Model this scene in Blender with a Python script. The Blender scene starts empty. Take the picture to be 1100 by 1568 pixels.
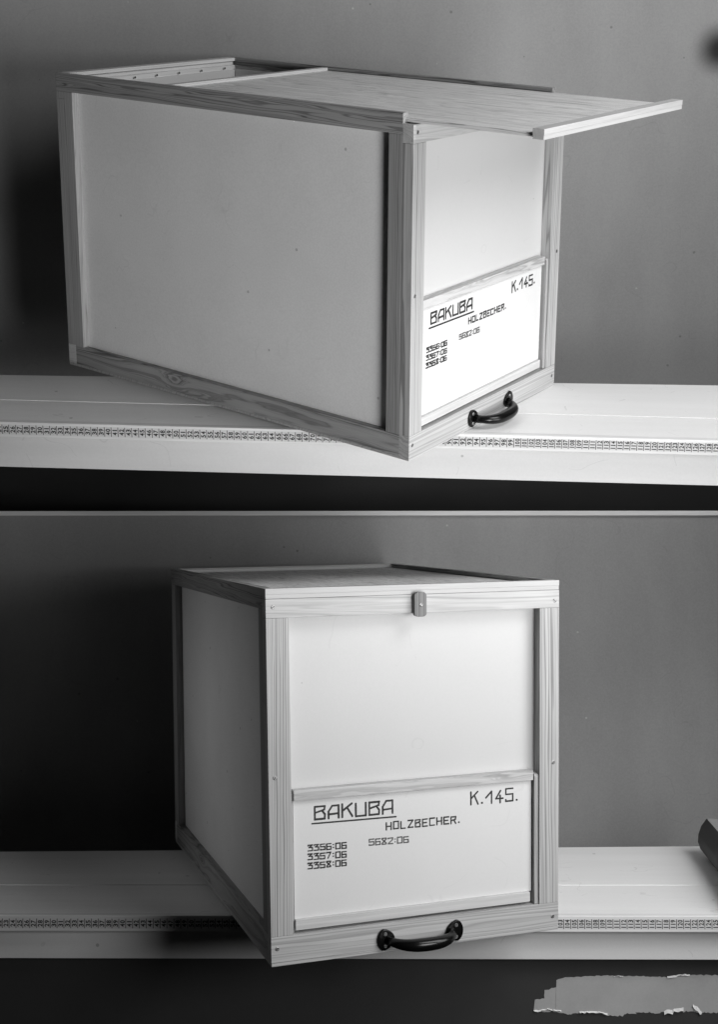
import bpy, bmesh, math, random
from mathutils import Matrix, Vector
random.seed(7)
CM = 0.01
SC = bpy.context.scene
COL = SC.collection

# ------------------------------------------------------------------ camera
FPX, CX, CY, IW, IH = 1991.6, 629.3, 648.4, 1100.0, 1568.0
PITCH = math.radians(8.4)
cd = bpy.data.cameras.new('camera'); cam = bpy.data.objects.new('camera', cd); COL.objects.link(cam)
cd.sensor_fit = 'HORIZONTAL'; cd.sensor_width = 36.0
cd.lens = FPX / IW * 36.0
cd.shift_x = (IW / 2 - CX) / IW
cd.shift_y = (CY - IH / 2) / IW
cd.clip_start = 0.05; cd.clip_end = 100
CAM = Matrix.Translation((0, 0, 1.7)) @ Matrix.Rotation(math.pi / 2 - PITCH, 4, 'X')
cam.matrix_world = CAM
SC.camera = cam

# ------------------------------------------------------------------ frames of the two displays
W, L, H = 43.33, 72.24, 50.0
CV = CAM @ Matrix(((1, 0, 0, 0), (0, -1, 0, 0), (0, 0, -1, 0), (0, 0, 0, 1)))
def rodrigues(r, t):
    r = Vector(r); a = r.length
    m = Matrix.Rotation(a, 4, r.normalized())
    return Matrix.Translation(Vector(t) * CM) @ m
BOX1 = CV @ rodrigues((1.77200158, -.908415679, .656509108), (-.496678511, 5.42856492, 191.9481))
BOX2 = CV @ rodrigues((1.48388341, -.273421095, .277961433), (-18.8528974, 72.2141594, 172.455320))
SET1 = BOX1 @ Matrix.Rotation(math.radians(-56.0), 4, 'Z')
SET2 = BOX2 @ Matrix.Rotation(math.radians(-22.3), 4, 'Z')

# ------------------------------------------------------------------ world, lamps, exposure
wd = bpy.data.worlds.new('World'); SC.world = wd; wd.use_nodes = True
wd.node_tree.nodes['Background'].inputs[0].default_value = (1, 1, 1, 1)
wd.node_tree.nodes['Background'].inputs[1].default_value = 0.003
def spot(name, S, pos, aim, watts, radius, angle, blend):
    d = bpy.data.lights.new(name, 'SPOT'); d.energy = watts; d.shadow_soft_size = radius * CM
    d.spot_size = math.radians(angle); d.spot_blend = blend
    o = bpy.data.objects.new(name, d); COL.objects.link(o)
    p = S @ (Vector(pos) * CM); a = S @ (Vector(aim) * CM)
    o.location = p; o.rotation_euler = (a - p).to_track_quat('-Z', 'Y').to_euler()
    return o
spot('key_lamp', SET1, (106, -26, 124), (14, 48, 46), 70, 42, 114, .6)
spot('front_lamp', SET1, (118, -226, 40), (-20, 45, 42), 165, 45, 35, .8)
spot('low_fill', SET1, (84, -165, -8), (-22, 45, 54), 48, 28, 38, .6)  # added fill, lifts the crate's upright faces but not the shelf top
spot('end_fill', SET1, (128, -48, 6), (12, 18, 36), 4.5, 20, 44, .9)  # added fill to even out the front panel under the lid
spot('key_lamp', SET2, (112, -24, 58), (10, 42, 8), 23, 30, 112, .5)
spot('front_lamp', SET2, (99, -92, 40), (-10, 40, 8), 32, 22, 70, 1.0)
spot('side_fill', SET2, (-102, 44, 32), (-14, 33, 24), 4.2, 25, 52, .6)  # added fill standing in for bounced light on the crate's left side
SC.view_settings.view_transform = 'Standard'; SC.view_settings.look = 'None'
SC.view_settings.exposure = 0; SC.view_settings.gamma = 1
SC.view_settings.use_curve_mapping = False
SC.render.filter_size = 1.15

# ------------------------------------------------------------------ materials (black and white photograph: greys only)
def _new(name):
    m = bpy.data.materials.new(name); m.use_nodes = True
    nt = m.node_tree; b = nt.nodes['Principled BSDF']
    return m, nt, b
def g(v): return (v, v, v, 1)
def ramp(nt, stops):
    r = nt.nodes.new('ShaderNodeValToRGB')
    els = r.color_ramp.elements
    while len(els) < len(stops): els.new(.5)
    for e, (p, c) in zip(els, stops): e.position = p; e.color = g(c)
    return r
def mathn(nt, op, a, b=None):
    n = nt.nodes.new('ShaderNodeMath'); n.operation = op
    for i, x in enumerate((a, b)):
        if x is None: continue
        if isinstance(x, (int, float)): n.inputs[i].default_value = x
        else: nt.links.new(x, n.inputs[i])
    return n.outputs[0]
def wood(name, axis, center, base, dark, ring=.28, warp=.5, tilt=(0, 0, 0), rough=.55, streak=.10, gloss=.25, along=.04, knot=None):
    """growth rings of uneven width round a pith line (center, cm) that runs along the grain"""
    m, nt, b = _new(name); N = nt.nodes.new; lk = nt.links.new
    tc = N('ShaderNodeTexCoord'); ai = 'xyz'.index(axis)
    mp = N('ShaderNodeMapping'); mp.vector_type = 'TEXTURE'
    mp.inputs['Location'].default_value = [c * CM for c in center]
    mp.inputs['Rotation'].default_value = [math.radians(a) for a in tilt]
    lk(tc.outputs['Object'], mp.inputs['Vector'])
    sc = N('ShaderNodeMapping'); q = [100.0] * 3; q[ai] = 100.0 * along; sc.inputs['Scale'].default_value = q
    lk(mp.outputs[0], sc.inputs['Vector'])                      # cm, squeezed along the grain
    wn = N('ShaderNodeTexNoise'); wn.inputs['Scale'].default_value = .35; wn.inputs['Detail'].default_value = 3; wn.inputs['Roughness'].default_value = .55
    lk(sc.outputs[0], wn.inputs['Vector'])
    fl = N('ShaderNodeMapping'); q = [100.0] * 3; q[ai] = 0.0; fl.inputs['Scale'].default_value = q
    lk(mp.outputs[0], fl.inputs['Vector'])
    ln = N('ShaderNodeVectorMath'); ln.operation = 'LENGTH'; lk(fl.outputs[0], ln.inputs[0])
    d = mathn(nt, 'ADD', ln.outputs['Value'], mathn(nt, 'MULTIPLY', mathn(nt, 'SUBTRACT', wn.outputs['Fac'], .5), warp * 4))
    if knot:
        kv = N('ShaderNodeVectorMath'); kv.operation = 'SUBTRACT'; lk(tc.outputs['Object'], kv.inputs[0]); kv.inputs[1].default_value = [c * CM for c in knot]
        ks = N('ShaderNodeMapping'); q = [100.0] * 3; q[ai] = 45.0; ks.inputs['Scale'].default_value = q; lk(kv.outputs[0], ks.inputs['Vector'])
        kl = N('ShaderNodeVectorMath'); kl.operation = 'LENGTH'; lk(ks.outputs[0], kl.inputs[0])
        e = mathn(nt, 'POWER', 2.718, mathn(nt, 'MULTIPLY', mathn(nt, 'MULTIPLY', kl.outputs['Value'], kl.outputs['Value']), -.7))
        d = mathn(nt, 'ADD', d, mathn(nt, 'MULTIPLY', e, 1.3))
    w = mathn(nt, 'DIVIDE', d, ring)
    rn = N('ShaderNodeTexNoise'); rn.noise_dimensions = '1D'; rn.inputs['Scale'].default_value = 1.0; rn.inputs['Detail'].default_value = 2.5; rn.inputs['Roughness'].default_value = .6
    lk(w, rn.inputs['W'])
    rp = ramp(nt, [(.36, base), (.48, base * .95), (.56, base * .45 + dark * .55), (.65, dark)])
    lk(rn.outputs['Fac'], rp.inputs[0])
    s2 = N('ShaderNodeMapping'); q = [700.0] * 3; q[ai] = 16.0; s2.inputs['Scale'].default_value = q
    lk(tc.outputs['Object'], s2.inputs['Vector'])
    nz = N('ShaderNodeTexNoise'); nz.inputs['Scale'].default_value = 1.0; nz.inputs['Detail'].default_value = 4
    lk(s2.outputs[0], nz.inputs['Vector'])
    s3 = N('ShaderNodeMapping'); q = [90.0] * 3; q[ai] = 6.0; s3.inputs['Scale'].default_value = q
    lk(tc.outputs['Object'], s3.inputs['Vector'])
    big = N('ShaderNodeTexNoise'); big.inputs['Scale'].default_value = 1.0; big.inputs['Detail'].default_value = 4
    lk(s3.outputs[0], big.inputs['Vector'])
    f = mathn(nt, 'ADD', mathn(nt, 'MULTIPLY', nz.outputs['Fac'], 3 * streak), mathn(nt, 'MULTIPLY', big.outputs['Fac'], .34))
    f = mathn(nt, 'ADD', f, 1 - 1.5 * streak - .17)
    mx = N('ShaderNodeMix'); mx.data_type = 'RGBA'; mx.blend_type = 'MULTIPLY'; mx.inputs[0].default_value = 1
    lk(rp.outputs[0], mx.inputs[6]); lk(f, mx.inputs[7])
    lk(mx.outputs[2], b.inputs['Base Color'])
    b.inputs['Roughness'].default_value = rough; b.inputs['Specular IOR Level'].default_value = gloss
    bp = N('ShaderNodeBump'); bp.inputs['Strength'].default_value = .1; bp.inputs['Distance'].default_value = .0005
    lk(nz.outputs['Fac'], bp.inputs['Height']); lk(bp.outputs[0], b.inputs['Normal'])
    return m
def mottled(name, base, amount=.06, scale=12, rough=.6, gloss=.3, speck=0.0, fine=.03, stretch=(1, 1, 1), bump=.05, shade_blot=None, grain=330, scratch=0.0, white=0.0):
    m, nt, b = _new(name); N = nt.nodes.new; lk = nt.links.new
    tc = N('ShaderNodeTexCoord')
    mp = N('ShaderNodeMapping'); mp.inputs['Scale'].default_value = stretch; lk(tc.outputs['Object'], mp.inputs['Vector'])
    n1 = N('ShaderNodeTexNoise'); n1.inputs['Scale'].default_value = scale; n1.inputs['Detail'].default_value = 6; n1.inputs['Roughness'].default_value = .6
    n2 = N('ShaderNodeTexNoise'); n2.inputs['Scale'].default_value = grain; n2.inputs['Detail'].default_value = 2
    lk(mp.outputs[0], n1.inputs['Vector']); lk(tc.outputs['Object'], n2.inputs['Vector'])
    f = mathn(nt, 'ADD', mathn(nt, 'MULTIPLY', n1.outputs['Fac'], 4 * amount), mathn(nt, 'MULTIPLY', n2.outputs['Fac'], 4 * fine))
    f = mathn(nt, 'ADD', f, 1 - 2 * amount - 2 * fine)
    if speck:
        v = N('ShaderNodeTexVoronoi'); v.inputs['Scale'].default_value = 17; v.inputs['Randomness'].default_value = 1
        lk(tc.outputs['Object'], v.inputs['Vector'])
        sp = mathn(nt, 'LESS_THAN', v.outputs['Distance'], speck)
        f = mathn(nt, 'MULTIPLY', f, mathn(nt, 'SUBTRACT', 1.0, mathn(nt, 'MULTIPLY', sp, .35)))
    if scratch:                                                   # fine scuffs in broken curved lines
        m2 = N('ShaderNodeMapping'); m2.inputs['Rotation'].default_value = (.7, .4, .9); m2.inputs['Scale'].default_value = (1, 2.2, 1); lk(tc.outputs['Object'], m2.inputs['Vector'])
        a1 = N('ShaderNodeTexNoise'); a1.inputs['Scale'].default_value = 9; a1.inputs['Detail'].default_value = 1.5; lk(m2.outputs[0], a1.inputs['Vector'])
        a2 = N('ShaderNodeTexNoise'); a2.inputs['Scale'].default_value = 13; a2.inputs['Detail'].default_value = 3; lk(tc.outputs['Object'], a2.inputs['Vector'])
        ln = mathn(nt, 'LESS_THAN', mathn(nt, 'ABSOLUTE', mathn(nt, 'SUBTRACT', a1.outputs['Fac'], .5)), .0035)
        mk = mathn(nt, 'GREATER_THAN', a2.outputs['Fac'], .57)
        f = mathn(nt, 'MULTIPLY', f, mathn(nt, 'SUBTRACT', 1.0, mathn(nt, 'MULTIPLY', mathn(nt, 'MULTIPLY', ln, mk), scratch)))
    if white:                                                     # light flecks
        v2 = N('ShaderNodeTexVoronoi'); v2.inputs['Scale'].default_value = 11; lk(tc.outputs['Object'], v2.inputs['Vector'])
        w2 = mathn(nt, 'LESS_THAN', v2.outputs['Distance'], white)
        f = mathn(nt, 'ADD', f, mathn(nt, 'MULTIPLY', w2, .5))
    if shade_blot:                                                     # one round soft shadow painted into the colour
        sv = N('ShaderNodeVectorMath'); sv.operation = 'DISTANCE'; lk(tc.outputs['Object'], sv.inputs[0]); sv.inputs[1].default_value = shade_blot
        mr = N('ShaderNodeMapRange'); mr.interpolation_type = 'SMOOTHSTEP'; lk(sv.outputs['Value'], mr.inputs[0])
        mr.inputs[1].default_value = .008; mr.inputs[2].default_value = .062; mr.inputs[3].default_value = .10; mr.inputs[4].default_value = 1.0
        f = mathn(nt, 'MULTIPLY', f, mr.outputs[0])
    f = mathn(nt, 'MULTIPLY', f, base)
    lk(f, b.inputs['Base Color'])
    b.inputs['Roughness'].default_value = rough; b.inputs['Specular IOR Level'].default_value = gloss
    bp = N('ShaderNodeBump'); bp.inputs['Strength'].default_value = bump; bp.inputs['Distance'].default_value = .001
    lk(n1.outputs['Fac'], bp.inputs['Height']); lk(bp.outputs[0], b.inputs['Normal'])
    return m
def plain(name, v, rough=.5, metal=0, gloss=.5):
    m, nt, b = _new(name); b.inputs['Base Color'].default_value = g(v)
    b.inputs['Roughness'].default_value = rough; b.inputs['Metallic'].default_value = metal; b.inputs['Specular IOR Level'].default_value = gloss
    return m

M = dict(
    stile_l=wood('front_stile_wood', 'z', (-14, 9, 0), .45, .22, ring=.22, warp=.5),
    stile_r=wood('front_stile_wood_b', 'z', (49, 3, 10), .45, .24, ring=.30, warp=.6, tilt=(1, .5, 0)),
    front_rail=wood('front_rail_wood', 'x', (0, 4, -8), .46, .31, ring=.34, warp=.7, tilt=(0, .4, .5)),
    front_top=wood('front_top_wood', 'x', (0, 3, 43), .50, .36, ring=.5, warp=1.2, tilt=(0, 1, 1)),
    lid_bar=wood('lid_bar_wood', 'x', (0, 12, 42), .51, .47, ring=.3, warp=.5),
    side_top=wood('side_top_wood', 'y', (9, 0, 40), .36, .13, ring=.19, warp=.9, tilt=(.6, 0, .3)),
    side_bot=wood('side_bottom_wood', 'y', (1.9, 20, 1.6), .37, .15, ring=.42, warp=.8, tilt=(-1.0, 0, 1.6), along=.09, knot=(0, 47, 2.3)),
    side_stile=wood('side_stile_wood', 'z', (12, -12, 0), .32, .18, ring=.13, warp=.5),
    back_stile=wood('back_stile_wood', 'z', (9, 86, 0), .42, .26, ring=.14, warp=.5),
    back_rail=wood('back_rail_wood', 'x', (0, 75, 40), .66, .54, ring=.4),
    lid=wood('lid_veneer', 'y', (18, 0, 38), .80, .42, ring=.22, warp=2.2, along=.025, streak=.16, tilt=(1.2, 0, .8)),
    batten=wood('holder_batten_wood', 'x', (0, 1.6, 22.2), .52, .33, ring=.35, warp=.9, tilt=(0, .5, 1.0), along=.10),
    batten2=wood('holder_batten_wood_b', 'x', (0, 8, 1), .58, .49, ring=.3),
    slide=wood('holder_slide_wood', 'z', (36, 5, 0), .40, .28, ring=.2),
    button=wood('turn_button_wood', 'z', (14, 3, 0), .22, .10, ring=.16, warp=.2),
    panel=mottled('white_panel', .56, .022, 6, .5, fine=.015, speck=.02, scratch=.05),
    side_panel=mottled('side_panel', .80, .055, 5, .6, speck=.04, fine=.05, scratch=.06, white=.016),
    card=mottled('white_card', .65, .022, 7, .6, fine=.012, speck=.03, scratch=.04),
    ink=mottled('black_ink', .03, .3, 60, .6),
    ink_faded=mottled('faded_ink', .10, .5, 70, .6),
    black=plain('black_enamel', .004, .22, gloss=.25),
    steel=plain('screw_steel', .30, .5, metal=.9),
    slot=plain('dark_slot', .03, .6),
    plank=mottled('plank_paint', .82, .05, 7, .5, .3, fine=.02, stretch=(.22, 3, 3), speck=.05, scratch=.14),
    lath=wood('lath_wood', 'x', (0, 5, -12), .78, .68, ring=.5, streak=.06),
    fascia=mottled('fascia_paint', .72, .05, 7, .55, .3, fine=.02, stretch=(.3, 2, 3), speck=.045, scratch=.10),
    tape=mottled('tape_paper', .64, .04, 30, .7),
    wall=mottled('grey_backdrop_paint', .31, .085, 3.2, .8, .1, speck=.045, fine=.06, scratch=.07, white=.022, stretch=(3, 1, 1)),
    wall2=mottled('grey_backdrop_paint_b', .31, .085, 3.2, .8, .1, speck=.045, fine=.06, scratch=.07, white=.022, stretch=(3, 1, 1), shade_blot=(.575, .82, .53)),
    rail=wood('backdrop_batten_wood', 'x', (0, 4, 50), .75, .68, ring=.5),
    sheet=mottled('blackened_sheet', .028, .15, 10, .55, .3),
    sheet_in=plain('grey_sheet_inside', .30, .4, metal=.4),
    paper=mottled('grey_paper', .40, .12, 14, .9, .1, speck=.015),
    torn=mottled('torn_white_fibre', .75, .08, 60, .9, .1),
    gap_shade=mottled('gap_shade_black', .035, .1, 6, .8, .1),
    apron=mottled('dark_apron', .05, .1, 6, .8, .1),
)

# ------------------------------------------------------------------ mesh helpers (all in cm)
def link(name, me, mats, parent=None, mw=None):
    o = bpy.data.objects.new(name, me); COL.objects.link(o)
    for m in (mats if isinstance(mats, (list, tuple)) else [mats]): me.materials.append(m)
    if parent is not None: o.parent = parent
    if mw is not None: o.matrix_world = mw
    return o
def finish(bm, name, T=None):
    for v in bm.verts:
        c = v.co if T is None else Vector(T(v.co))
        v.co = c * CM
    bmesh.ops.recalc_face_normals(bm, faces=bm.faces[:])
    me = bpy.data.meshes.new(name); bm.to_mesh(me); bm.free(); return me
def add_box(bm, x0, x1, y0, y1, z0, z1, bev=.06, cuts=0):
    t = bmesh.new()
    vs = [t.verts.new((x, y, z)) for x in (x0, x1) for y in (y0, y1) for z in (z0, z1)]
    for f in ((0, 1, 3, 2), (4, 6, 7, 5), (0, 4, 5, 1), (2, 3, 7, 6), (0, 2, 6, 4), (1, 5, 7, 3)): t.faces.new([vs[i] for i in f])
    if bev: bmesh.ops.bevel(t, geom=t.edges[:], offset=bev, segments=2, profile=.6, affect='EDGES')
    merge(bm, t)
def merge(bm, t, mat=None):
    me = bpy.data.meshes.new('tmp')
    if mat is not None:
        for f in t.faces: f.material_index = mat
    t.to_mesh(me); bm.from_mesh(me); bpy.data.meshes.remove(me); t.free()
def add_prism(bm, pts, axis, a0, a1, bev=.04):
    """polygon in the two other axes, extruded along axis"""
    t = bmesh.new(); n = len(pts)
    def P(p, a): return {'x': (a, p[0], p[1]), 'y': (p[0], a, p[1]), 'z': (p[0], p[1], a)}[axis]
    A = [t.verts.new(P(p, a0)) for p in pts]; B = [t.verts.new(P(p, a1)) for p in pts]
    t.faces.new(A); t.faces.new(B[::-1])
    for i in range(n): t.faces.new((A[i], B[i], B[(i + 1) % n], A[(i + 1) % n]))
    bmesh.ops.recalc_face_normals(t, faces=t.faces[:])
    if bev: bmesh.ops.bevel(t, geom=t.edges[:], offset=bev, segments=2, profile=.6, affect='EDGES')
    merge(bm, t)
def sweep(bm, path, radii, seg=14, squash=1.0):
    rings = []
    for i, p in enumerate(path):
        p = Vector(p); a = Vector(path[max(0, i - 1)]); b = Vector(path[min(len(path) - 1, i + 1)])
        d = (b - a).normalized(); u = Vector((0, 0, 1)); s = d.cross(u).normalized(); u = s.cross(d)
        rings.append([bm.verts.new(p + (s * math.cos(k * 2 * math.pi / seg) + u * squash * math.sin(k * 2 * math.pi / seg)) * radii[i]) for k in range(seg)])
    for a, b in zip(rings, rings[1:]):
        for k in range(seg): bm.faces.new((a[k], a[(k + 1) % seg], b[(k + 1) % seg], b[k]))
    bm.faces.new(rings[0][::-1]); bm.faces.new(rings[-1])
def smooth(o):
    for p in o.data.polygons: p.use_smooth = True
def empty(name, mw, label, cat, group=None):
    o = bpy.data.objects.new(name, None); COL.objects.link(o); o.matrix_world = mw; o.empty_display_size = .05
    o['label'] = label; o['category'] = cat
    if group: o['group'] = group
    return o

# ------------------------------------------------------------------ backdrops
def backdrop(S, v, zb, zl, zr, u0, u1, m):
    bm = bmesh.new(); add_prism(bm, [(u0, zb), (u1, zb), (u1, zr), (u0, zl)], 'y', v, v + 2, .1)
    o = link('backdrop', finish(bm, 'backdrop'), m, None, S); o['kind'] = 'structure'
    return o
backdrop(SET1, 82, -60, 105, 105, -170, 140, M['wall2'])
SL = -.0088                                                      # the top of the lower backdrop drops a little to the right
top = lambda u: 60.55 + SL * u
backdrop(SET2, 88, -75, top(-170) - .4, top(150) - .4, -170, 150, M['wall'])
bm = bmesh.new(); add_prism(bm, [(-170, top(-170) - .95), (150, top(150) - .95), (150, top(150)), (-170, top(-170))], 'y', 87.3, 88.9, .12)
o = link('batten', finish(bm, 'batten'), M['rail'], None, SET2)
o['label'] = 'long thin grey wooden batten along the top edge of the lower backdrop'; o['category'] = 'batten'
bm = bmesh.new(); add_box(bm, -170, 140, 80.6, 82.0, -60, -26, .15)  # added near black board, stands in for the shade under the upper shelf
o = link('shade_board', finish(bm, 'shade_board'), M['gap_shade'], None, SET1)
o['label'] = 'near black board added as shade in the gap below the upper shelf'; o['category'] = 'board'

# ------------------------------------------------------------------ shelves and their tape measures
glyph_cache = {}
def glyph(ch):
    if ch not in glyph_cache:
        cu = bpy.data.curves.new('glyph', 'FONT'); cu.body = ch; cu.size = 1; cu.resolution_u = 3; cu.offset = .032
        ob = bpy.data.objects.new('glyph', cu); COL.objects.link(ob)
        dg = bpy.context.evaluated_depsgraph_get(); me = ob.evaluated_get(dg).to_mesh()
        vs = [tuple(v.co) for v in me.vertices]; fs = [tuple(p.vertices) for p in me.polygons]
        ob.evaluated_get(dg).to_mesh_clear(); bpy.data.objects.remove(ob); bpy.data.curves.remove(cu)
        x0 = min(v[0] for v in vs); x1 = max(v[0] for v in vs)
        glyph_cache[ch] = ([((v[0] - (x0 + x1) / 2), v[1] / .73) for v in vs], fs)
    return glyph_cache[ch]
def glyph_w(ch):
    xs = [v[0] for v in glyph(ch)[0]]
    return max(max(xs) - min(xs), .42)
def shelf(S, p, tag):
    root = empty('shelf', S, p['label'], 'shelf', 'narrow plank shelves')
    u0, u1 = p['span']
    (ub0, vb0), (ub1, vb1) = p['back']
    k = (vb1 - vb0) / (ub1 - ub0)
    bm = bmesh.new()
    add_prism(bm, [(u0, p['seam']), (u1, p['seam']), (u1, vb0 + k * (u1 - ub0)), (u0, vb0 + k * (u0 - ub0))], 'z', -2.4, -.03, .03)
    link('plank', finish(bm, 'plank'), M['plank'], root)
    vf = p['front']
    bm = bmesh.new(); add_box(bm, u0, u1, vf + 1.26, p['seam'] - .06, -2.4, -.11, .03)
    link('plank', finish(bm, 'plank'), M['plank'], root)
    bm = bmesh.new(); add_box(bm, u0, u1, vf, vf + 1.22, p['lath'], -.03, .12)
    link('lath', finish(bm, 'lath'), M['lath'], root)
    bm = bmesh.new(); add_box(bm, u0, u1, vf + 1.9, vf + 3.6, p['drop'], p['lath'] - .02, .08)
    link('fascia', finish(bm, 'fascia'), M['fascia'], root)
    # tape glued on the upright face of the lath
    t = empty('tape_measure', S, p['tape_label'], 'tape measure', 'paper tape measures on the shelf edges')
    z0, z1 = p['tape']; uo, n0, cell = p['tape_zero']; na, nb = p['numbers']
    bm = bmesh.new(); a = uo + (na - .5 - n0) * cell; b = uo + (nb + .5 - n0) * cell
    add_box(bm, a, b, vf - .025, vf - .004, z0, z1, 0)
    link('tape_strip', finish(bm, 'tape_strip'), M['tape'], t)
    bm = bmesh.new(); y = vf - .033
    def quad(x0, x1, q0, q1):
        bm.faces.new([bm.verts.new(c) for c in ((x0, y, q0), (x1, y, q0), (x1, y, q1), (x0, y, q1))])
    for n in range(na, nb + 2):
        c = uo + (n - .5 - n0) * cell + random.uniform(-.01, .01)
        quad(c - .05, c + .05, z0 + .03, z1 - .02)
    for n in range(na, nb + 1):
        st = str(n); c = uo + (n - n0) * cell; full = (z1 - z0) * (.70 if len(st) == 2 else .90)
        step = full / len(st); hgt = cell * .68
        for k, ch in enumerate(st):
            vs, fs = glyph(ch); zc = (z0 + z1) / 2 + (k - (len(st) - 1) / 2) * step; kx = step * .86 / glyph_w(ch)
            vv = [bm.verts.new((c + hgt * (.5 - gy), y, zc + gx * kx)) for gx, gy in vs]
            for f in fs: bm.faces.new([vv[q] for q in f])
    me = finish(bm, 'numerals')
    link('numerals', me, M['ink'], t)
    return root
shelf(SET1, dict(label='white plank shelf under the crate whose lid is slid half out', span=(-112, 96), back=((-62, 33.95), (54, 38.1)), seam=21.5,
    front=11.3, lath=-2.55, drop=-8.42, tape=(-2.05, -.43), tape_zero=(-63.0, 25, 1.0666), numbers=(18, 136),
    tape_label='numbered paper tape measure on the upper shelf edge, under the open crate'), 1)
shelf(SET2, dict(label='white plank shelf under the closed crate, with a dark reflector at its end', span=(-100, 100), back=((-57, 59.7), (68, 63.2)), seam=39.0,
    front=22.7, lath=-2.38, drop=-6.97, tape=(-1.93, -.46), tape_zero=(-43.17, 23, 1.0438), numbers=(12, 135),
    tape_label='numbered paper tape measure on the lower shelf edge, under the closed crate'), 2)

# ------------------------------------------------------------------ lettering strokes (unit cell, x right, y up)
GL = {
 'B': [[(0, 0), (0, 1), (1, 1), (.94, .72), (.05, .52)], [(.75, .62), (1, .34), (.97, 0), (0, 0)]],
 'A': [[(0, 0), (0, .55), (.36, 1), (1, 1), (1, 0)], [(0, .32), (1, .36)]],
 'K': [[(0, 0), (0, 1)], [(.95, 1), (.05, .5)], [(.48, .72), (1, 0)]],
 'U': [[(0, 1), (0, 0), (1, 0), (1, 1)]],
 'H': [[(0, 0), (0, 1)], [(1, 0), (1, 1)], [(0, .48), (1, .48)]],
 'O': [[(0, 0), (0, 1), (1, 1), (1, 0), (0, 0)]],
 'L': [[(0, 1), (0, 0), (.9, 0)]],
 'Z': [[(0, 1), (1, 1), (0, 0), (1, 0)]],
 'E': [[(1, 1), (0, 1), (0, 0), (1, 0)], [(0, .5), (.8, .5)]],
 'C': [[(1, 1), (0, 1), (0, 0), (1, 0)]],
 'R': [[(0, 0), (0, 1), (1, 1), (.9, .6), (.1, .45)], [(.6, .5), (1, 0)]],
 '0': [[(0, 0), (0, 1), (1, 1), (1, 0), (0, 0)]],
 '1': [[(0, .5), (.8, 1), (.8, 0)]],
 '2': [[(0, .92), (0, 1), (1, 1), (.95, .7), (.05, .08)], [(0, 0), (1, 0)]],
 '3': [[(0, .9), (.05, 1), (1, 1), (.25, .6), (1, .55), (1, 0), (0, 0)]],
 '4': [[(.65, 1), (0, .35), (1, .35)], [(.6, .6), (.6, 0)]],
 '5': [[(1, 1), (0, 1), (0, .55), (1, .55), (1, 0), (0, 0), (0, .12)]],
 '6': [[(1, 1), (0, 1), (0, 0), (1, 0), (1, .52), (0, .52)]],
 '7': [[(0, .95), (0, 1), (1, 1), (.3, 0)]],
 '8': [[(.05, 1), (.95, 1), (.95, .85), (.05, .15), (.05, 0), (.95, 0), (.95, .15), (.05, .85), (.05, 1)]],
}
class Ink:
    def __init__(s, y, T): s.bm = bmesh.new(); s.y = y; s.n = 0; s.T = T
    def seg(s, a, b, w):
        a = Vector(a); b = Vector(b); d = (b - a)
        if d.length < 1e-6: return
        d.normalize(); n = Vector((-d.y, d.x)) * w / 2; e = d * w / 2
        y = s.y - .004 * (s.n % 4); s.n += 1
        pts = [a - e * .6 + n * .6, a - e + n * 0, a - e * .6 - n * .6, a - n, b - n, b + e * .6 - n * .6, b + e, b + e * .6 + n * .6, b + n, a + n]
        pts = [a - e + n * .35, a - e - n * .35, a - e * .5 - n, b + e * .5 - n, b + e - n * .35, b + e + n * .35, b + e * .5 + n, a - e * .5 + n]
        s.bm.faces.new([s.bm.verts.new((p.x, y, p.y)) for p in pts])
    def dot(s, p, w): s.seg((p[0] - w * .1, p[1]), (p[0] + w * .1, p[1]), w)
    def text(s, txt, x0, x1, zl, zr, h, w, cw=.62, narrow='.:1', nw=.28):
        """string from x0 to x1, baseline zl..zr, cap height h, stroke w"""
        x0 += w / 2; x1 -= w / 2; zl += w / 2; zr += w / 2; h -= w
        widths = [nw if c in '.:' else 1 for c in txt]; gap = (1 - cw) / cw
        tot = sum(widths) + gap * (len(txt) - 1); u = (x1 - x0) / tot; x = x0
        for c, wd_ in zip(txt, widths):
            zb = zl + (zr - zl) * (x - x0) / (x1 - x0)
            j = random.uniform(-.06, .06); zb += random.uniform(-.03, .03) * h
            if c == '.': s.dot((x + u * .14, zb + w * .5), w * 1.15)
            elif c == ':':
                s.dot((x + u * .14, zb + h * .28), w); s.dot((x + u * .14, zb + h * .78), w)
            elif c != ' ':
                for pl in GL[c]:
                    q = [(x + px * u * wd_, zb + pz * h * (1 + j * .5) + (px - .5) * j * .2) for px, pz in pl]
                    for a, b in zip(q, q[1:]): s.seg(a, b, w * random.uniform(.9, 1.1))
            x += (wd_ + gap) * u
    def mesh(s): return finish(s.bm, 'lettering', s.T)

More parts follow.
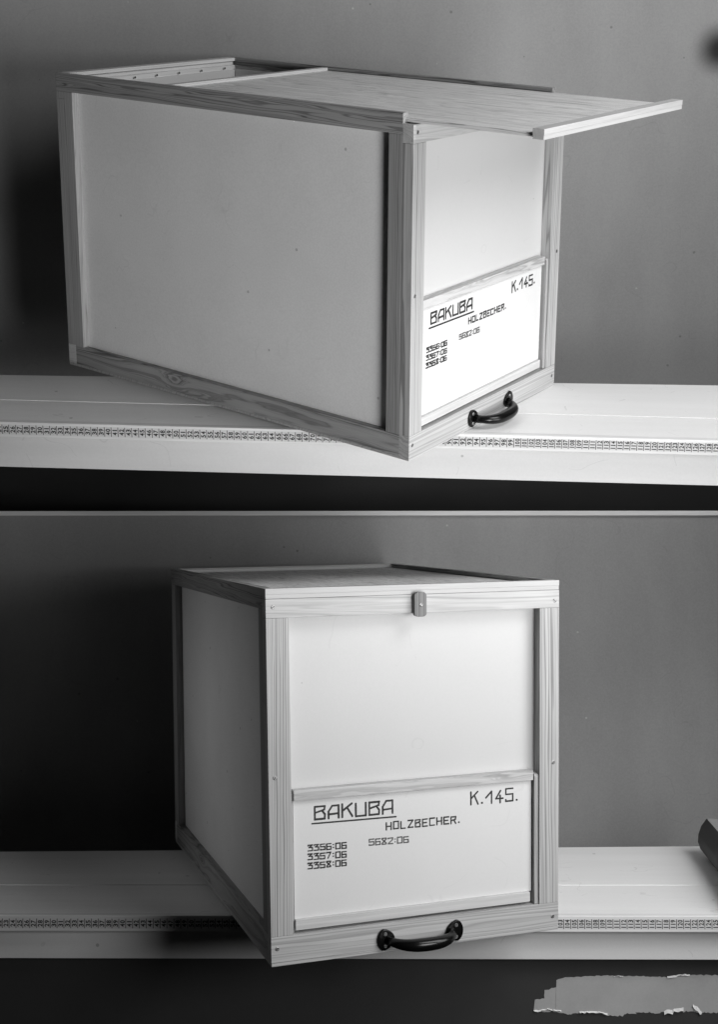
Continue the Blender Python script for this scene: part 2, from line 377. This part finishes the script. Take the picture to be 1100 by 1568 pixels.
# ------------------------------------------------------------------ the crate
def screw_mesh(x, y, z, r, ang, T, dome=.06):
    bm = bmesh.new(); t = bmesh.new()
    c = [t.verts.new((x + r * math.cos(a), y, z + r * math.sin(a))) for a in [k * math.pi / 8 for k in range(16)]]
    i = [t.verts.new((x + .7 * r * math.cos(a), y - dome, z + .7 * r * math.sin(a))) for a in [k * math.pi / 8 for k in range(16)]]
    for k in range(16): t.faces.new((c[k], c[(k + 1) % 16], i[(k + 1) % 16], i[k]))
    t.faces.new(i); merge(bm, t, 0)
    t = bmesh.new(); d = Vector((math.cos(ang), math.sin(ang))); n = Vector((-d.y, d.x)) * r * .17; d *= r * .85
    t.faces.new([t.verts.new((x + p.x, y - dome - .012, z + p.y)) for p in (d + n, -d + n, -d - n, d - n)])
    merge(bm, t, 1)
    return finish(bm, 'screw', T)
def crate(mw, p):
    kx, ky = p['taper']
    def T(c):
        x, y, z = c; f = z / H - .5
        return (W / 2 + (x - W / 2) * (1 + kx * f), L / 2 + (y - L / 2) * (1 + ky * f), z)
    root = empty('crate', mw, p['label'], 'crate', 'wooden storage crates')
    def part(name, mat, *boxes, parent=root, bev=.06):
        bm = bmesh.new()
        for b in boxes: add_box(bm, *b, bev)
        return link(name, finish(bm, name, T), mat, parent)
    TF = 1.8; TS = 1.2; ZL = 48.62
    part('bottom_board', M['front_rail'], (.04, W - .04, .04, L - .04, 0, .46))
    # front frame
    part('front_rail', [M['front_rail']], (0, W, 0, TF, .48, 3.85))
    part('front_rail', [M['front_top']], (0, W, 0, TF, 46.02, ZL - .04))
    part('front_stile', M['stile_l'], (0, 3.15, 0, TF, 3.86, 46.0))
    part('front_stile', M['stile_r'], (W - 3.1, W, 0, TF, 3.86, 46.0))
    # back frame
    part('back_rail', M['back_rail'], (0, W, L - TF, L, .48, 3.85))
    bm = bmesh.new(); y0 = L - TF
    add_prism(bm, [(y0, 46.0), (L, 46.0), (L, 50), (y0, 50), (y0, 49.42), (y0 + .5, 49.42), (y0 + .5, 48.7), (y0, 48.7)], 'x', TS + .01, W - TS - .01)
    link('back_rail', finish(bm, 'back_rail', T), M['back_rail'], root)
    part('back_stile', M['back_stile'], (0.02, 3.6, L - TF, L, 3.86, 45.98), (0.02, TS - .02, L - TF, L, 45.99, 47.12))
    part('back_stile', M['back_stile'], (W - 3.6, W - .02, L - TF, L, 3.86, 45.98), (W - TS + .02, W - .02, L - TF, L, 45.99, 47.12))
    # side frames
    for s in (0, 1):
        X = (lambda x: x) if s == 0 else (lambda x: W - x)
        def bx(x0, x1, *r): a, b = sorted((X(x0), X(x1))); return (a, b) + r
        part('side_rail', M['side_bot'], bx(0, TS, TF + .01, L - TF - .01, .48, 3.72))
        bm = bmesh.new()
        prof = [(X(a), b) for a, b in ((0, 47.14), (TS, 47.14), (TS, 48.7), (.75, 48.7), (.75, 49.42), (TS, 49.42), (TS, 50), (0, 50))]
        add_prism(bm, prof, 'y', TF + .01, L - .02)
        link('side_rail', finish(bm, 'side_rail', T), M['side_top'], root)
        part('side_stile', M['side_stile'], bx(0, TS, TF + .01, 4.2, 3.74, 47.12))
        part('side_stile', M['back_stile'], bx(0, TS, L - 3.8, L - TF - .01, 3.74, 47.12))
        part('side_panel', M['side_panel'], bx(TS + .01, TS + .4, TF + .02, L - TF - .02, .5, 48.0), bev=0)
    part('front_panel', M['panel'], (1.7, W - 1.7, TF + .01, TF + .35, .5, 48.4), bev=0)
    part('back_panel', M['panel'], (1.7, W - 1.7, L - TF - .36, L - TF - .01, .5, 47.9), bev=0)
    for x, z in p['nails']:
        bm = bmesh.new(); bmesh.ops.create_uvsphere(bm, u_segments=10, v_segments=6, radius=.2)
        for v in bm.verts: v.co = Vector((v.co.x + x, v.co.y * .4 + L - TF - .36, v.co.z + z))
        link('nail', finish(bm, 'nail', T), M['slot'], root)
    # lid
    s = p['slide']
    bm = bmesh.new(); add_box(bm, .82, W - .82, 1.78 - s, L - TF + .3 - s if s == 0 else 69.6 - s, 48.76, 49.3, .03)
    lid = link('lid', finish(bm, 'lid', T), M['lid'], root)
    bm = bmesh.new()
    add_box(bm, 0, W, -s, 1.76 - s, 49.2, 50, .07); add_box(bm, .02, W - .02, 0.07 - s, 1.74 - s, ZL, 49.22, .05)
    o = link('lid_bar', finish(bm, 'lid_bar', T), M['lid_bar'], lid)
    bm = bmesh.new(); e = (69.6 - s) if s else L - TF + .2
    add_box(bm, 1.4, W - 1.4, e - 1.4, e - .05, 49.31, 49.85, .06)
    link('lid_batten', finish(bm, 'lid_batten', T), M['batten2'], lid)
    # label holder
    dz, dx = p['label_shift']
    part('holder_batten', M['batten'], (3.6 + dx, 39.45 + dx, .45, TF, 21.35 + dz, 22.75 + dz))
    part('holder_batten', M['batten2'], (3.62, 38.95, .45, TF, 4.25, 5.6))
    part('holder_slide', M['slide'], (3.17, 3.55, .9, TF, 3.9, 22.3 + dz))
    bm = bmesh.new(); zt = 22.35 + dz
    add_prism(bm, [(.28, 3.9), (TF, 3.9), (TF, zt), (.9, zt), (.45, zt - .12), (.28, zt - .5)], 'x', W - 3.78, W - 3.12)
    link('holder_slide', finish(bm, 'holder_slide', T), M['slide'], root)
    bm = bmesh.new(); add_box(bm, 3.6 + dx, 39.35 + dx, .95, 1.05, 5.62, 21.33 + dz, 0)
    card = link('label_card', finish(bm, 'label_card', T), M['card'], root)
    X, Z = -.1 + dx, .12 + dz
    rows = [('BAKUBA', 6.62, 18.17, 18.33, 18.22, 1.95, .27, .735), ('HOLZBECHER.', 17.0, 28.25, 16.04, 16.0, 1.15, .2, .66),
            ('3356:06', 5.65, 11.29, 14.27, 14.11, .93, .18, .70), ('3357:06', 5.62, 11.27, 13.06, 12.93, .93, .18, .70),
            ('3358:06', 5.60, 11.25, 11.88, 11.78, .93, .18, .70), ('K.145.', 29.82, 37.4, 18.32, 18.32, 1.95, .24, .70),
            ('5682:06', 14.48, 20.43, 14.17, 14.02, .95, .17, .72)]
    for txt, xa, xb, za, zb, hh, ww, cw in rows:
        ink = Ink(.935, T); ink.text(txt, xa + X, xb + X, za + Z, zb + Z, hh, ww * p['ink'], cw)
        if txt == 'BAKUBA': ink.seg((6.35 + X, 17.92 + Z), (18.52 + X, 17.8 + Z), .22 * p['ink'])
        link('lettering', ink.mesh(), M['ink_faded'] if txt.startswith('5') else M['ink'], card)
    # turn button
    bm = bmesh.new(); cxb, czb = 21.65, 47.25; hw, hl = .88, 1.72
    pts = []
    for sx, sz in ((1, 1), (-1, 1), (-1, -1), (1, -1)):
        for k in range(5):
            a = {(1, 1): 0, (-1, 1): 90, (-1, -1): 180, (1, -1): 270}[(sx, sz)] + k * 22.5
            pts.append((sx * (hw - .6) + .6 * math.cos(math.radians(a)), sz * (hl - .45) + .45 * math.sin(math.radians(a))))
    if p['button'] == 'turned': pts = [(-z, x) for x, z in pts]
    add_prism(bm, [(cxb + a, czb + b) for a, b in pts], 'y', -.95, -.03, .08)
    tb = link('turn_button', finish(bm, 'turn_button', T), M['button'], root)
    link('screw', screw_mesh(21.7, -.95, 47.2, .3, 1.0, T), [M['steel'], M['slot']], tb)
    for (x, z, a) in ((1.0, 47.5, .5), (W - .75, 47.05, -.8), (.9, 24.75, .9), (W - .9, 23.75, .8), (.83, 2.3, .4), (W - .95, 1.93, .9)):
        link('screw', screw_mesh(x, -.0, z, .3, a, T, .03), [M['steel'], M['slot']], root)
    # handle: two round-ended plates and a bowed grip
    xl, xr, zc = p['handle']
    bm = bmesh.new()
    for c, sgn in ((xl, 1), (xr, -1)):
        t = bmesh.new(); out = []
        for k in range(28):
            a = 2 * math.pi * k / 28
            r = 1.12 if math.cos(a) * sgn < .35 else 1.12 + .55 * (math.cos(a) * sgn - .35)
            out.append((c + r * math.cos(a) * (1.0), zc + 1.48 * math.sin(a) * (1 if math.cos(a) * sgn < 0 else .93)))
        add_prism(bm, out, 'y', -.36, -.01, .13)
    mid = (xl + xr) / 2; half = (xr - xl) / 2 - .55
    path, rad = [], []
    n = 22
    for k in range(n + 1):
        q = k / n * 2 - 1; a = abs(q)
        y = -.25 - 2.75 * (1 - a ** 3.2) ** .75
        path.append((mid + q * half, y, zc - .18 - .25 * (1 - q * q))); rad.append(.56 + .36 * (1 - a ** 2.2) + (.15 if a > .97 else 0))
    sweep(bm, path, rad, 16, .95)
    hd = link('handle', finish(bm, 'handle', T), M['black'], root)
    for q in hd.data.polygons: q.use_smooth = True
    for c in (xl, xr):
        for dz_ in (.75, -.82):
            link('screw', screw_mesh(c, -.36, zc + dz_, .28, .7 + dz_, T, .12), [M['steel'], M['slot']], hd)
    return root
crate(BOX1, dict(label='white panelled wooden crate with its lid slid half out, showing its long grey side', taper=(-.0308, -.0267), slide=20.33,
    label_shift=(.62, -.15), button='turned', ink=1.25, handle=(16.9, 27.9, 1.78), nails=[(15.9, 48.3), (21.2, 48.3), (26.8, 48.3), (32.6, 48.3), (38.9, 48.3)]))
crate(BOX2, dict(label='closed wooden crate seen nearly front on, upright turn button holding its lid shut', taper=(.0406, .0121), slide=0,
    label_shift=(0, 0), button='upright', ink=1.0, handle=(16.25, 26.95, 1.78), nails=[]))

# ------------------------------------------------------------------ curved sheet reflector on the lower shelf
prof = [(75, 1.2), (73, .35), (71, .02), (69.3, .06), (68.1, .5), (67.3, 1.4), (66.95, 2.5), (67.05, 3.8), (67.55, 5.2), (68.55, 6.5)]
bm = bmesh.new(); t = .14
def offs(i):
    a = Vector(prof[max(0, i - 1)]); b = Vector(prof[min(len(prof) - 1, i + 1)]); d = (b - a).normalized()
    return Vector((d.y, -d.x)) * t
rows = []
for v in (56, 22):
    o_ = [bm.verts.new((p[0], v, p[1] + (56 - v) * .012)) for p in prof]
    i_ = [bm.verts.new((p[0] + offs(i).x, v, p[1] + offs(i).y + (56 - v) * .012)) for i, p in enumerate(prof)]
    rows.append((o_, i_))
(o0, i0), (o1, i1) = rows; n = len(prof)
for k in range(n - 1):
    f = bm.faces.new((o0[k], o0[k + 1], o1[k + 1], o1[k])); f.material_index = 0; f.smooth = True
    f = bm.faces.new((i0[k], i1[k], i1[k + 1], i0[k + 1])); f.material_index = 1; f.smooth = True
    bm.faces.new((o0[k], i0[k], i0[k + 1], o0[k + 1])); bm.faces.new((o1[k], o1[k + 1], i1[k + 1], i1[k]))
for k in (0, n - 1):
    f = bm.faces.new((o0[k], o1[k], i1[k], i0[k])); f.material_index = 1
pl = [(p[0] + .05, p[1] + .05) for p in prof] 
cap = bmesh.new(); ring = [(76, 1.4)] + pl[0:] + [(76, pl[-1][1])]
A_ = [cap.verts.new((x, 55.4, z)) for x, z in ring]; B_ = [cap.verts.new((x, 55.6, z)) for x, z in ring]
cap.faces.new(A_); cap.faces.new(B_[::-1])
for k in range(len(ring)): cap.faces.new((A_[k], B_[k], B_[(k + 1) % len(ring)], A_[(k + 1) % len(ring)]))
merge(bm, cap, 1)
o = link('reflector', finish(bm, 'reflector'), [M['sheet'], M['sheet_in']], None, SET2)
o['label'] = 'dark curved sheet metal reflector lying on the lower shelf beside the closed crate'; o['category'] = 'reflector'

# ------------------------------------------------------------------ apron board and torn paper under the lower shelf
bm = bmesh.new(); add_box(bm, -100, 100, 26.4, 28.0, -26, -7.0, .1)
o = link('apron_board', finish(bm, 'apron_board'), M['apron'], None, SET2)
o['label'] = 'near black board hanging below the lower white shelf'; o['category'] = 'board'
def torn(name, top, bottom, v, label, seed):
    """top and bottom: polylines in shelf coordinates, left to right"""
    rnd = random.Random(seed)
    def rough(pl, n, j):
        out = []
        for a, b in zip(pl, pl[1:]):
            k = max(2, int(n * math.hypot(b[0] - a[0], b[1] - a[1])))
            for i in range(k):
                f = i / k; out.append((a[0] + (b[0] - a[0]) * f + rnd.gauss(0, j), a[1] + (b[1] - a[1]) * f + rnd.gauss(0, j)))
        return out + [pl[-1]]
    bm = bmesh.new()
    pts = rough(bottom, 3.5, .09) + rough(top[::-1], 3, .045)
    add_prism(bm, pts, 'y', v, v + .03, 0)
    o = link(name, finish(bm, name), M['paper'], None, SET2); o['label'] = label; o['category'] = 'paper'; o['group'] = 'torn paper scraps'
    def fibre(pl, wd):
        up = rough(pl, 3, .05); lo = [(x + rnd.gauss(0, .04), z - wd * rnd.uniform(.25, 1.3)) for x, z in up]
        bm = bmesh.new()
        for (a, b), (c, d) in zip(zip(up, up[1:]), zip(lo, lo[1:])):
            bm.faces.new([bm.verts.new((p[0], v - .02 - .15 * q, p[1])) for p, q in ((a, 0), (b, 0), (d, 1), (c, 1))])
        link('torn_edge', finish(bm, 'torn_edge'), M['torn'], o)
    return fibre
fb = torn('torn_paper', [(39.9, -10.6), (41.2, -10.15), (47, -9.9), (53, -10.0), (56.5, -10.1), (60, -9.8), (82, -9.7)],
          [(39.7, -15.3), (41.5, -15.6), (44, -15.2), (47, -15.5), (49, -15.8), (52, -15.3), (55, -15.4), (57.5, -15.0), (62, -15.3), (82, -15.4)], 26.33,
     'wide grey torn paper strip stuck on the dark board below the lower shelf', 3)
fb([(56.5, -9.98), (58.2, -9.72), (60, -9.68)], .2)
fb([(48.5, -9.9), (50, -9.92)], .1)
fb([(43.3, -15.2), (45.5, -15.1), (47.5, -15.4)], .2)
fb([(56.0, -15.0), (57.6, -14.75), (58.9, -14.5)], .5)
fb([(60.3, -14.0), (60.9, -14.4), (61.6, -15.2)], .6)
fb = torn('torn_paper', [(36.6, -13.5), (38.0, -13.3), (38.1, -12.1), (39.5, -11.75), (40.6, -11.8)],
          [(36.5, -15.1), (38, -15.3), (40.6, -15.2)], 26.36, 'small stepped scrap of grey paper at the left end of the wide torn strip', 5)
fb([(36.4, -15.0), (38.4, -14.85), (40.6, -15.05)], .16)
